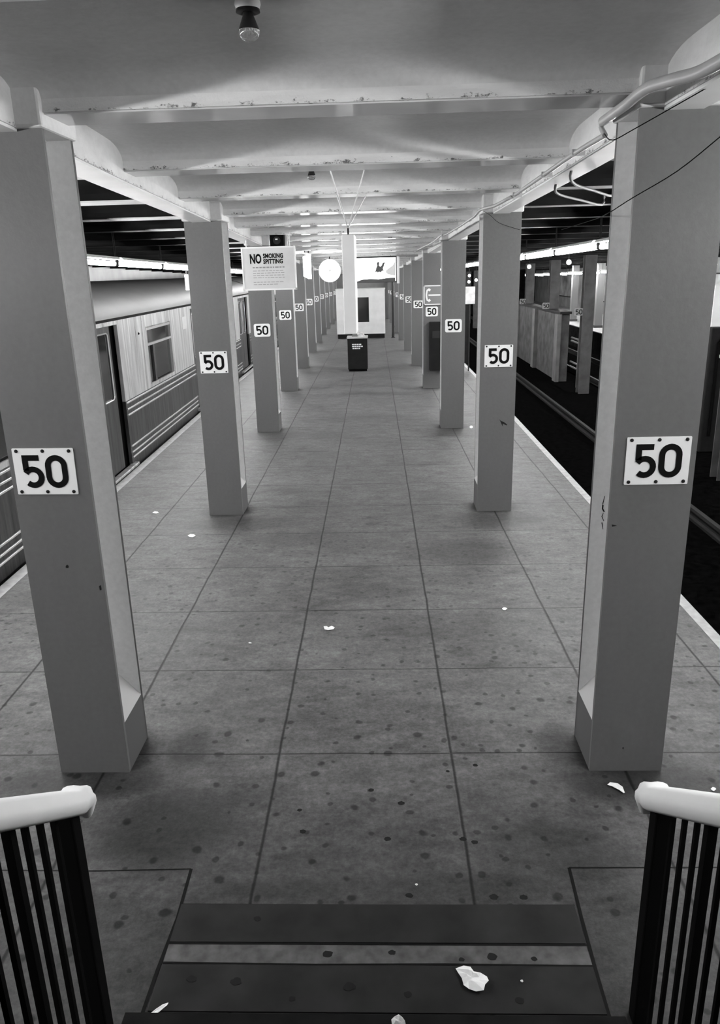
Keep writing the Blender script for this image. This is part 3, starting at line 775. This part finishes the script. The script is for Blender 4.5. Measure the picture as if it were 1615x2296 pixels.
for k, zz in enumerate((.275, .235, .205, .175, .145, .085, .055)):
    x_ = -.225; ln = MB()
    hh = .016 if k == 0 else .007
    while x_ < (.19 if k not in (6,) else .12):
        l_ = random.uniform(.02, .055); ln.box(x_, x_ + l_, -.0135, -.012, zz, zz + hh); x_ += l_ + .012
    o = ln.build('small_print', M['smallink'], ns); o['kind'] = 'stuff' if 0 else ''
    del o['kind']
for x_ in (-.30, .30): MB().tube([(x_, 0, hN + .02), (x_, 0, zb(NSY) - zN + .02)], .008, 6).build('hanger', M['trough'], ns)
sp = empty('loudspeaker', (-1.457, 11.15, 2.872)); tag(sp, 'black square loudspeaker under the ceiling above the hanging notice', 'loudspeaker')
MB().rbox(-.095, .095, -.10, .10, 0, .17, .015, 'y').build('cabinet', M['black'], sp)
MB().lathe([(0, -.103), (.05, -.103), (.055, -.098)], (0, 0, .085), 18, 'y').build('cone', M['bolt'], sp)
MB().box(-.02, .012, -.106, -.100, .095, .108).build('badge', M['trough'], sp)
MB().box(.105, .135, -.02, .02, -.05, .30).build('bracket', M['trough'], sp); MB().box(-.03, .135, -.02, .02, .17, .19).build('bracket', M['trough'], sp)

# ================================================================== LIGHT BOX edge-on, CLOCK and LIT ADVERTISEMENT
M['lit'] = mat('lit_panel', .9, .4, emit=5)
lb = empty('light_box', (-1.60, 16.7, 2.40)); tag(lb, 'narrow lit panel seen edge-on between the white notice and the clock', 'light box')
MB().prism([(-.02, -.55, .06), (.045, -.55, .06), (.045, -.55, .44), (-.02, -.55, .44)], [(-.02, .55, 0), (.045, .55, 0), (.045, .55, .50), (-.02, .55, .50)]).build('lit_face', M['lit'], lb)
MB().box(-.035, .06, -.56, .56, .50, .52).build('top_cap', M['trough'], lb)
for s in (-.4, .4): MB().tube([(.01, s, .5), (.01, s, zb(16.7) - 2.40 + .15)], .01, 6).build('hanger', M['rod'], lb)
CY = 19.0; ck = atY(740, 607, CY)
cl = empty('clock', (ck.x, CY, ck.z)); tag(cl, 'round brightly lit clock hanging left of the lit advertisement', 'clock')
R_ = .262
MB().lathe([(0, -.06), (R_ * .985, -.06), (R_ * .985, -.05), (0, -.05)], n=40, axis='y').build('lit_dial', M['lit'], cl)
MB().lathe([(R_ * .985, -.058), (R_ * .985, -.066), (R_, -.066), (R_, .06), (0, .06)], n=40, axis='y', cap=False).build('case', M['trough'], cl, smooth=40)
hd = mat('clock_hand', .30, .5)
o = MB().prism([(-.006, -.064, -.02), (.008, -.064, -.02), (.020, -.064, .10), (.008, -.064, .10)], [(-.006, -.062, -.02), (.008, -.062, -.02), (.020, -.062, .10), (.008, -.062, .10)]).prism([(-.014, -.064, -.01), (.0, -.064, -.03), (.05, -.064, .05), (.042, -.064, .055)], [(-.014, -.062, -.01), (.0, -.062, -.03), (.05, -.062, .05), (.042, -.062, .055)]).build('clock_hands', hd, cl)
MB().tube([(0, 0, R_), (0, 0, zb(CY) - ck.z + .19)], .012, 8).build('hanger', M['rod'], cl)
A0 = atY(770, 579, CY); A1 = atY(888, 630, CY); wA = A1.x - A0.x; zA = A1.z + .005; hA = .53
ad = empty('lit_advertisement', ((A0.x + A1.x) / 2, CY, zA)); tag(ad, 'lit advertisement with a dark rider on a horse, above the white booth', 'advertisement')
MB().box(-wA / 2 - .02, wA / 2 + .02, -.06, .06, -.03, hA + .035).build('case', M['darkmetal'], ad)
MB().box(-wA / 2, wA / 2, -.068, -.06, 0, hA).build('lit_face', M['lit'], ad)
MB().box(-wA / 2 - .02, wA / 2 + .02, -.075, -.055, hA + .045, hA + .060).build('top_rail', M['trough'], ad)
MB().box(wA / 2 + .025, wA / 2 + .085, -.06, .02, -.06, hA + .02).build('side_post', M['trough'], ad)
def flat(pts, name, mt, par, y0=-.0695):
    return MB().prism([(p[0], y0, p[1]) for p in pts], [(p[0], y0 + .001, p[1]) for p in pts]).build(name, mt, par)
pic = mat('picture_dark', .10, .6, emit=.0); pic2 = mat('picture_grey', .3, .6, emit=.35)
def px(u, v): p = atY(u, v, CY - .069); return (p.x - (A0.x + A1.x) / 2, p.z - zA)
flat([px(*p) for p in ((798, 632), (812, 627), (830, 625.5), (850, 626), (870, 623), (887, 622), (887, 631.5), (798, 635))], 'picture_ground', pic, ad)
flat([px(*p) for p in ((865, 607), (876, 598), (880, 596), (885, 588), (887, 588), (887, 618), (872, 616), (866, 612))], 'picture_hill', pic2, ad, -.0692)
flat([px(*p) for p in ((841, 611), (844, 600), (846, 596), (845, 590), (847, 587), (850, 587), (851, 590), (850, 595), (853, 598), (856, 595), (858, 590), (861, 588), (866, 590), (862, 591.5), (861, 597), (859, 602), (861, 608), (857, 607), (855, 611), (850, 609), (848, 612), (845, 609))], 'picture_rider', pic, ad, -.0698)
for s in (-.4, .4): MB().tube([(s * wA, 0, hA), (s * wA, 0, zb(CY) - zA + .15)], .01, 6).build('hanger', M['rod'], ad)

# ================================================================== LITTER BIN
bn = empty('litter_bin', (-.71, 20.5, zf(20.5))); tag(bn, 'dark square litter bin with white lettering in the middle of the platform', 'bin')
M['bin'] = mat('bin_paint', .014, .5, noise=(6, .2))
MB().box(-.262, .262, 0, .5, .05, .86).build('body', M['bin'], bn, bevel=.01); MB().box(-.24, .24, .02, .48, 0, .05).build('plinth', M['black'], bn)
MB().box(-.275, .275, -.01, .51, .86, .90).build('rim', mat('bin_rim', .5, .4), bn)
MB().lathe([(0, .12), (.05, .11), (.10, .06), (.12, 0)], (.08, .22, .9), 14).build('rubbish', mat('rubbish', .45, .7, noise=(20, .4)), bn)
MB().prism([(-.15, .15, .90), (.0, .1, .90), (.03, .3, .90), (-.12, .33, .90)], [(-.12, .17, .98), (-.02, .14, .96), (.0, .27, .97), (-.1, .29, .95)]).build('rubbish', mat('rubbish_dark', .12, .7), bn)
random.seed(5); ln = MB()
for k, (x0_, x1_) in enumerate(((-.14, .10), (-.14, .15), (-.13, .05))):
    x_ = x0_; zz = .69 - k * .052
    while x_ < x1_: l_ = random.uniform(.03, .06); ln.box(x_, min(x_ + l_, x1_ + .02), -.004, 0, zz, zz + .03); x_ += l_ + .010
ln.build('lettering', M['paper'], bn)

# ================================================================== WHITE BOOTH
BY = 32.3; zb0 = zf(BY); L0 = atY(752.5, 652, BY); R0 = atY(863.5, 648, BY); zt_ = (L0.z + R0.z) / 2 - zb0
bo = empty('booth', ((L0.x + R0.x) / 2, BY, zb0)); hw = (R0.x - L0.x) / 2 - .01
tag(bo, 'white booth with one dark window at the far end of the platform', 'booth')
w0, w1 = atY(800, 667, BY), atY(828, 722, BY); cxb = bo.location.x
MB().box(-hw, w0.x - cxb, 0, 1.6, .18, zt_).box(w1.x - cxb, hw, 0, 1.6, .18, zt_).box(w0.x - cxb, w1.x - cxb, 0, 1.6, .18, w1.z - zb0).box(w0.x - cxb, w1.x - cxb, 0, 1.6, w0.z - zb0, zt_).build('wall', M['white'], bo)
MB().box(w0.x - cxb, w1.x - cxb, .05, .06, w1.z - zb0, w0.z - zb0).build('window', M['glass'], bo)
MB().box(-hw + .03, hw - .03, .02, 1.58, 0, .18).build('plinth', M['bin'], bo)
MB().box(-hw - .02, hw + .02, -.03, 1.63, zt_, zt_ + .04).build('roof', M['white'], bo)
p = atY(880.5, 636, BY)
po = empty('post', (p.x, BY, zb0)); tag(po, 'thin dark post standing right of the white booth', 'post')
MB().tube([(0, 0, 0), (0, 0, p.z - zb0 + .5)], .05, 8).build('shaft', M['darkmetal'], po); MB().box(-.08, .08, -.08, .08, 0, .02).build('base_plate', M['darkmetal'], po)
# stair enclosure closing the view behind the booth
mb = MB().box(-3.05, .50, 49.5, 50.0, -.45, 3.3); struct('trim_80', mb, mat('stair_enclosure', .2, .6, noise=(2, .1)))

# ================================================================== TELEPHONE SIGN and telephone on the fourth right column
ty = COLY[3] - .012
t0, t1 = atY(950, 640, ty), atY(991.5, 683, ty); wT = t1.x - t0.x; hT = t0.z - t1.z
ts = empty('telephone_sign', ((t0.x + t1.x) / 2, ty, (t0.z + t1.z) / 2)); tag(ts, 'grey telephone sign with a white handset on the fourth right column', 'sign')
MB().box(-wT / 2, wT / 2, -.008, .004, -hT / 2, hT / 2).build('panel', mat('phone_sign_grey', .20, .4), ts)
g = MB(); e = .010
for a_, b_, c_, d_ in ((-wT / 2, wT / 2, hT / 2 - .022, hT / 2), (-wT / 2, wT / 2, -hT / 2, -hT / 2 + .022), (-wT / 2, -wT / 2 + .022, -hT / 2, hT / 2), (wT / 2 - .022, wT / 2, -hT / 2, hT / 2)): g.box(a_, b_, -.0105, -.008, c_, d_)
g.build('border', M['enamel'], ts)
g = MB(); stroke(g, [(-.075, .125), (-.12, .10), (-.135, .04), (-.138, 0), (-.135, -.04), (-.12, -.10), (-.075, -.125)], .034, -.010)
stroke(g, [(-.10, .125), (-.055, .095)], .05, -.0102); stroke(g, [(-.10, -.125), (-.055, -.095)], .05, -.0102)
g.build('handset_symbol', M['enamel'], ts)
g = MB(); stroke(g, [(-.095, 0), (.17, 0)], .030, -.010); g.build('bar_symbol', M['enamel'], ts)
q0, q1 = atY(963, 722, ty - .1), atY(992, 830, ty - .1)
tp = empty('telephone_box', ((q0.x + q1.x) / 2 , ty - .0, q1.z)); tag(tp, 'dark tall telephone case below the telephone sign', 'telephone')
MB().rbox(-(q1.x - q0.x) / 2, (q1.x - q0.x) / 2, -.16, 0, 0, q0.z - q1.z, .02, 'y').build('case', M['bin'], tp)
MB().box(-.08, .08, -.175, -.16, .70, .85).build('dial_plate', M['darkmetal'], tp)

# ================================================================== OPPOSITE SIDE across the right tracks
M['farcol'] = mat('far_column_paint', .07, .55, noise=(3, .25))
M['farconc'] = mat('far_low_wall', .06, .8, noise=(3, .35))
FX = 5.9
FY = [12.9 + 4.57 * k for k in range(0, 11)]
FY = [FY[0] + 0, 18.0, 22.75, 27.35, 31.9, 36.5, 41.1, 45.6, 50.2, 54.8]
for n, y in enumerate(FY):
    h = zb(y) + 1.1 + .0
    o = empty('track_column', (FX, y, -1.1)); tag(o, '%s dark steel column between the tracks across the right track bed' % ORD[n], 'column', 'dark columns between the tracks')
    MB().box(-.16, .16, 0, .02, 0, h).build('front_flange', M['farcol'], o)
    MB().box(-.16, .16, .28, .30, 0, h).box(-.01, .01, .02, .28, 0, h).build('web', M['farcol'], o)
    if 1 < n < 8:
        sg = sign50(FX - .27, y + .02, 1.30 - .02 * n, -1, 'far', True); tag(sg, 'round-cornered white sign beside the %s column between the tracks' % ORD[n], 'sign', 'signs on the columns between the tracks')
        MB().box(.1, .2, .001, .010, -.02, .02).build('bracket', M['darkmetal'], sg)
# low wall with pilasters between the tracks
mb = MB().box(5.72, 6.0, 25.4, 34.6, -1.1, 1.06); lw = tag(mb.build('low_wall', M['farconc']), 'rough low concrete wall with pilasters between the tracks on the right', 'wall')
MB().box(5.66, 6.04, 25.3, 34.7, 1.06, 1.14).build('coping', M['bin'], lw)
for y in (25.3, 29.2, 33.1): MB().box(5.60, 5.72, y, y + .45, -1.1, 1.06).build('pilaster', mat('pilaster', .11, .8, noise=(3, .2)), lw)
# cable rack on the track wall
for n_, y in enumerate((24.0,)):
    rk = empty('pipe_rack', (6.0, y, -1.1)); tag(rk, 'small rack of pipes low beside the dark columns across the right track', 'pipe rack')
    for zz in (.55, .70, 1.35, 1.45): MB().tube([(0, -.9, zz), (0, 1.0, zz)], .03, 6).build('pipe', mat('rack_pipe', .06, .5), rk)
    MB().box(-.03, .03, -.03, .03, 0, 1.5).build('support', M['farcol'], rk)
# round bulbs over the far track
M['bulb_on'] = mat('lit_bulb', .9, .4, emit=14)
for n_, (u, v, x) in enumerate(((1355, 548, 5.0), (1276, 588, 5.3), (1187, 598, 5.3), (1053, 618, 4.6), (1068, 628, 4.6), (1052, 632, 4.6))):
    p = atX(u, v, x); o = empty('round_bulb', tuple(p)); tag(o, 'lit round bulb over the right track, %s from the camera' % ORD[n_], 'light bulb', 'lit bulbs over the right track')
    MB().lathe([(0, -.07), (.04, -.058), (.065, -.03), (.07, 0), (.058, .04), (.03, .065), (0, .07)], n=14).build('globe', M['bulb_on'], o, smooth=60)
    MB().tube([(0, 0, .06), (0, 0, max(.12, zb(p.y) - p.z + .20))], .012, 6).build('stem', M['rod'], o)
# far platform, its edge, tubes and wall
mb = MB().box(9.0, 12.6, 8, 66, -1.1, -.16); struct('trim_81', mb, M['conc_dark']); mb = MB().box(8.95, 12.6, 8, 66, -.16, -.13); struct('trim_82', mb, M['edge'])
for k in range(14):
    y = 11.5 + 2.9 * k; z = 2.50 - .0125 * (y - 14)
    r = empty('fluorescent_light', (9.0, y, z)); tag(r, 'fluorescent tube over the far platform across the tracks, %s along' % ORD[min(k, 11)], 'light', 'fluorescent tubes over the far platform')
    MB().tube([(0, -1.2, 0), (0, 1.2, 0)], .045, 10).build('tube', M['tube'], r, smooth=60)
    MB().box(-.06, .06, -1.22, 1.22, .07, .10).build('reflector', M['trough'], r)
    for s in (-1, 1): MB().tube([(0, s * 1.1, .09), (0, s * 1.1, zb(y) - z + .20)], .008, 6).build('hanger', M['rod'], r)
for n_, y in enumerate((26.0, 30.6, 35.2, 39.8, 44.4)):
    o = empty('platform_post', (9.6, y, -.13)); tag(o, '%s pale column on the far platform across the tracks' % ORD[n_], 'column', 'pale columns on the far platform')
    MB().box(-.15, .15, 0, .3, 0, zb(y) + .13).build('shaft', mat('far_post', .14, .5), o); MB().box(-.18, .18, -.03, .33, 0, .1).build('base_block', M['farconc'], o)
M['poster'] = mat('poster', .2, .5, noise=(1.3, .7)); 
for n_, y in enumerate((31.0, 38.0, 46.0, 55.0)):
    o = empty('poster', (12.57, y, .6)); tag(o, 'blurred pale poster on the wall of the far platform, %s from the camera' % ORD[n_], 'poster', 'posters on the far wall')
    MB().box(-.03, .0, -1.5, 1.5, 0, 1.5).build('sheet', M['poster'], o); MB().box(-.04, .01, -1.56, 1.56, -.06, 0).box(-.04, .01, -1.56, 1.56, 1.5, 1.56).build('frame', M['bin'], o)
# dark equipment cabinet with a rounded door frame at the far right edge
cb = empty('equipment_cabinet', (7.0, 15.0, -1.1)); tag(cb, 'dark cabinet with a rounded door frame at the right edge beyond the nearest column', 'cabinet')
MB().box(-.75, .75, 0, .6, 0, 2.44).build('body', M['bin'], cb, bevel=.03)
pts = [(-.60, -.01, .35), (-.60, -.01, 2.15), (-.55, -.01, 2.26), (-.45, -.01, 2.30), (.5, -.01, 2.30), (.6, -.01, 2.2), (.6, -.01, .35)]
MB().tube(pts, .03, 6).build('door_frame', M['black'], cb); MB().lathe([(0, -.03), (.05, -.02), (.05, 0)], (-.52, 0, 1.9), 10, 'y').build('door_handle', M['enamel'], cb)
pn = empty('white_panel', (6.75, 15.3, 1.34)); tag(pn, 'white panel standing on top of the dark cabinet at the right edge', 'panel')
MB().box(-.45, .5, -.1, .05, 0, .76).build('sheet', M['white'], pn); MB().box(-.47, .52, -.12, .07, .76, .79).build('top_edge', M['trough'], pn)
# small notice on a post at the right platform edge
p = atY(1054, 661, 20.0)
nt = empty('notice_board', (p.x, 20.0, zf(20))); tag(nt, 'small grey notice board seen between the second and third right columns', 'sign')
MB().box(-.13, .13, -.01, .01, p.z - .21, p.z + .21).build('panel', mat('small_notice', .5, .5, noise=(6, .25)), nt)
MB().box(-.11, .02, .02, .12, .2, p.z - .22).build('case', M['bin'], nt); MB().tube([(0, .03, 0), (0, .03, p.z + .2)], .02, 8).build('pole', M['darkmetal'], nt)

# ================================================================== LITTER on the floor
def scrap(name, pts, h, lab, base, mt='paper', seed=1, hole=False):
    """crumpled scrap: outline pts (x, y) about its centre, raised and folded"""
    rnd = random.Random(seed); n = len(pts); ctr = Vector((sum(p[0] for p in pts) / n, sum(p[1] for p in pts) / n))
    mb = MB(); top = []; bot = []
    zs = [rnd.uniform(.15, 1) * h for _ in pts]
    v = [(p[0], p[1], .002 + z_) for p, z_ in zip(pts, zs)]; mid = [((p[0] * .45 + ctr.x * .55), (p[1] * .45 + ctr.y * .55), .003 + rnd.uniform(.3, 1.5) * h) for p in pts]
    i0 = 0; mb.v += v + mid + [(ctr.x, ctr.y, .002 + h * .6)]
    for k in range(n):
        j = (k + 1) % n; mb.f.append((k, j, n + j, n + k))
        if not (hole and k % 2 == 0): mb.f.append((n + k, n + j, 2 * n))
    o = mb.build(name, M[mt]); so = o.modifiers.new('thick', 'SOLIDIFY'); so.thickness = .0015; so.offset = 1
    o.location = base; tag(o, lab, 'litter', 'paper litter on the platform'); return o
def blob(rx, ry, n, seed, jag=.25):
    r_ = random.Random(seed); return [(rx * math.cos(2 * math.pi * k / n) * (1 - r_.random() * jag), ry * math.sin(2 * math.pi * k / n) * (1 - r_.random() * jag)) for k in range(n)]
def img(pts, z=0.0):
    P = [atZ(u, v, z) for u, v in pts]; c = sum(P, Vector()) / len(P); return [(q.x - c.x, q.y - c.y) for q in P], (c.x, c.y, z)
o_, b_ = img([(1022, 2175), (1040, 2168), (1055, 2172), (1062, 2181), (1078, 2184), (1092, 2194), (1096, 2205), (1088, 2213), (1085, 2226), (1068, 2226), (1052, 2222), (1040, 2212), (1036, 2196), (1028, 2184)], .01)
scrap('paper_scrap', o_, .012, 'large crumpled white tissue on the dark strips at the foot of the stairs', b_, seed=4)
MB_hole = atZ(1073, 2206, .03)
o_, b_ = img([(884, 2278), (894, 2272), (902, 2276), (908, 2290), (912, 2300), (880, 2300), (878, 2288)], .175)
scrap('paper_scrap', o_, .02, 'torn white paper on the lowest step at the bottom edge of the photo', (b_[0], b_[1] - .012, .172), seed=9)
o_, b_ = img([(330, 2296), (345, 2284), (360, 2272), (374, 2267), (370, 2275), (352, 2290), (338, 2300)], .0)
scrap('paper_scrap', o_, .005, 'narrow white paper strip at the left end of the lowest step', (b_[0], b_[1] + .03, .001), seed=2)
o_, b_ = img([(1362, 1764), (1368, 1759), (1385, 1760), (1396, 1767), (1401, 1779), (1398, 1782), (1388, 1774), (1374, 1768)])
sc = scrap('candy_wrapper', o_, .012, 'striped crumpled wrapper in front of the nearest right column', b_, seed=6)
o_, b_ = img([(726, 1406), (736, 1409), (744, 1405), (751, 1409), (748, 1413), (736, 1414), (728, 1412)])
scrap('paper_scrap', o_, .008, 'small white paper scrap in the middle of the platform floor', b_, seed=3)
for k, (u, v, du, dv, lab) in enumerate(((430, 1202, 9, 3.2, 'white scrap on the left floor in front of the second left column, closer of two'), (349, 1150, 7, 2.2, 'white scrap on the left floor near the platform edge, farther of two'), (1132, 1366, 6, 3, 'thin pale paper scrap on the right side of the floor'), (561, 1443, 4, 1.2, 'tiny pale scrap on the floor left of the middle scrap'), (1600, 1771, 6, 4, 'tiny white scrap beside the right railing'), (1057, 958, 4, 3, 'white scrap beside the foot of the third right column'), (934, 1985, 3, 2, 'tiny white crumb just before the first sill strip'), (1170, 2205, 3, 2, 'tiny pale crumb right of the crumpled tissue'))):
    o_, b_ = img([(u - du, v), (u - du * .3, v - dv), (u + du * .6, v - dv * .8), (u + du, v + dv * .2), (u + du * .2, v + dv), (u - du * .6, v + dv * .8)])
    scrap('paper_scrap', o_, .004, lab, (b_[0], b_[1], .007 if v > 2030 else 0), seed=20 + k)

# ================================================================== chips and scratches on the column paint
def chip(colkey, y, pts, name='paint_chip'):
    par = [o for o in COL.objects if o.get('category') == 'column' and abs(o.location.x - colkey[0]) < .02 and abs(o.location.y - colkey[1]) < .02][0]
    P = [atY(u, v, y) for u, v in pts]; b = par.location
    o = MB().prism([(p.x - b.x, p.y - b.y - .0006, p.z - b.z) for p in P], [(p.x - b.x, p.y - b.y + .0004, p.z - b.z) for p in P]).build(name, M['bolt'], par); o['label'] = 'small dark chip in the paint'
L1k, R1k, R2k, L2k = (colL(COLY[0]), COLY[0]), (colR(COLY[0]), COLY[0]), (colR(COLY[1]), COLY[1]), (colL(COLY[1]), COLY[1])
chip(L1k, 3.4, [(148, 1268), (151, 1266), (154, 1269), (154, 1273), (150, 1274), (147, 1272)])
chip(L1k, 3.4, [(222, 1314), (226, 1312), (228, 1322), (224, 1324)])
chip(R1k, 3.4, [(1372, 1176), (1378, 1177), (1384, 1178), (1378, 1180), (1373, 1181)])
chip(R1k, 3.4, [(1396, 1676), (1399, 1675), (1399, 1680), (1396, 1679)])
chip(R2k, 7.91, [(1120, 940), (1124, 944), (1130, 946), (1138, 952), (1136, 954), (1128, 950), (1127, 956), (1124, 949)])
for p in ([(1351, 1130), (1354, 1133), (1353, 1140), (1357, 1148), (1353, 1147), (1350, 1141)], [(1356, 1112), (1357, 1112), (1353, 1130), (1351, 1130)], [(1353, 1150), (1354, 1150), (1351, 1158), (1355, 1168), (1354, 1169), (1349, 1158)], [(1349, 1172), (1351, 1171), (1353, 1187), (1352, 1187)]):
    chip(R1k, 3.7045, p)
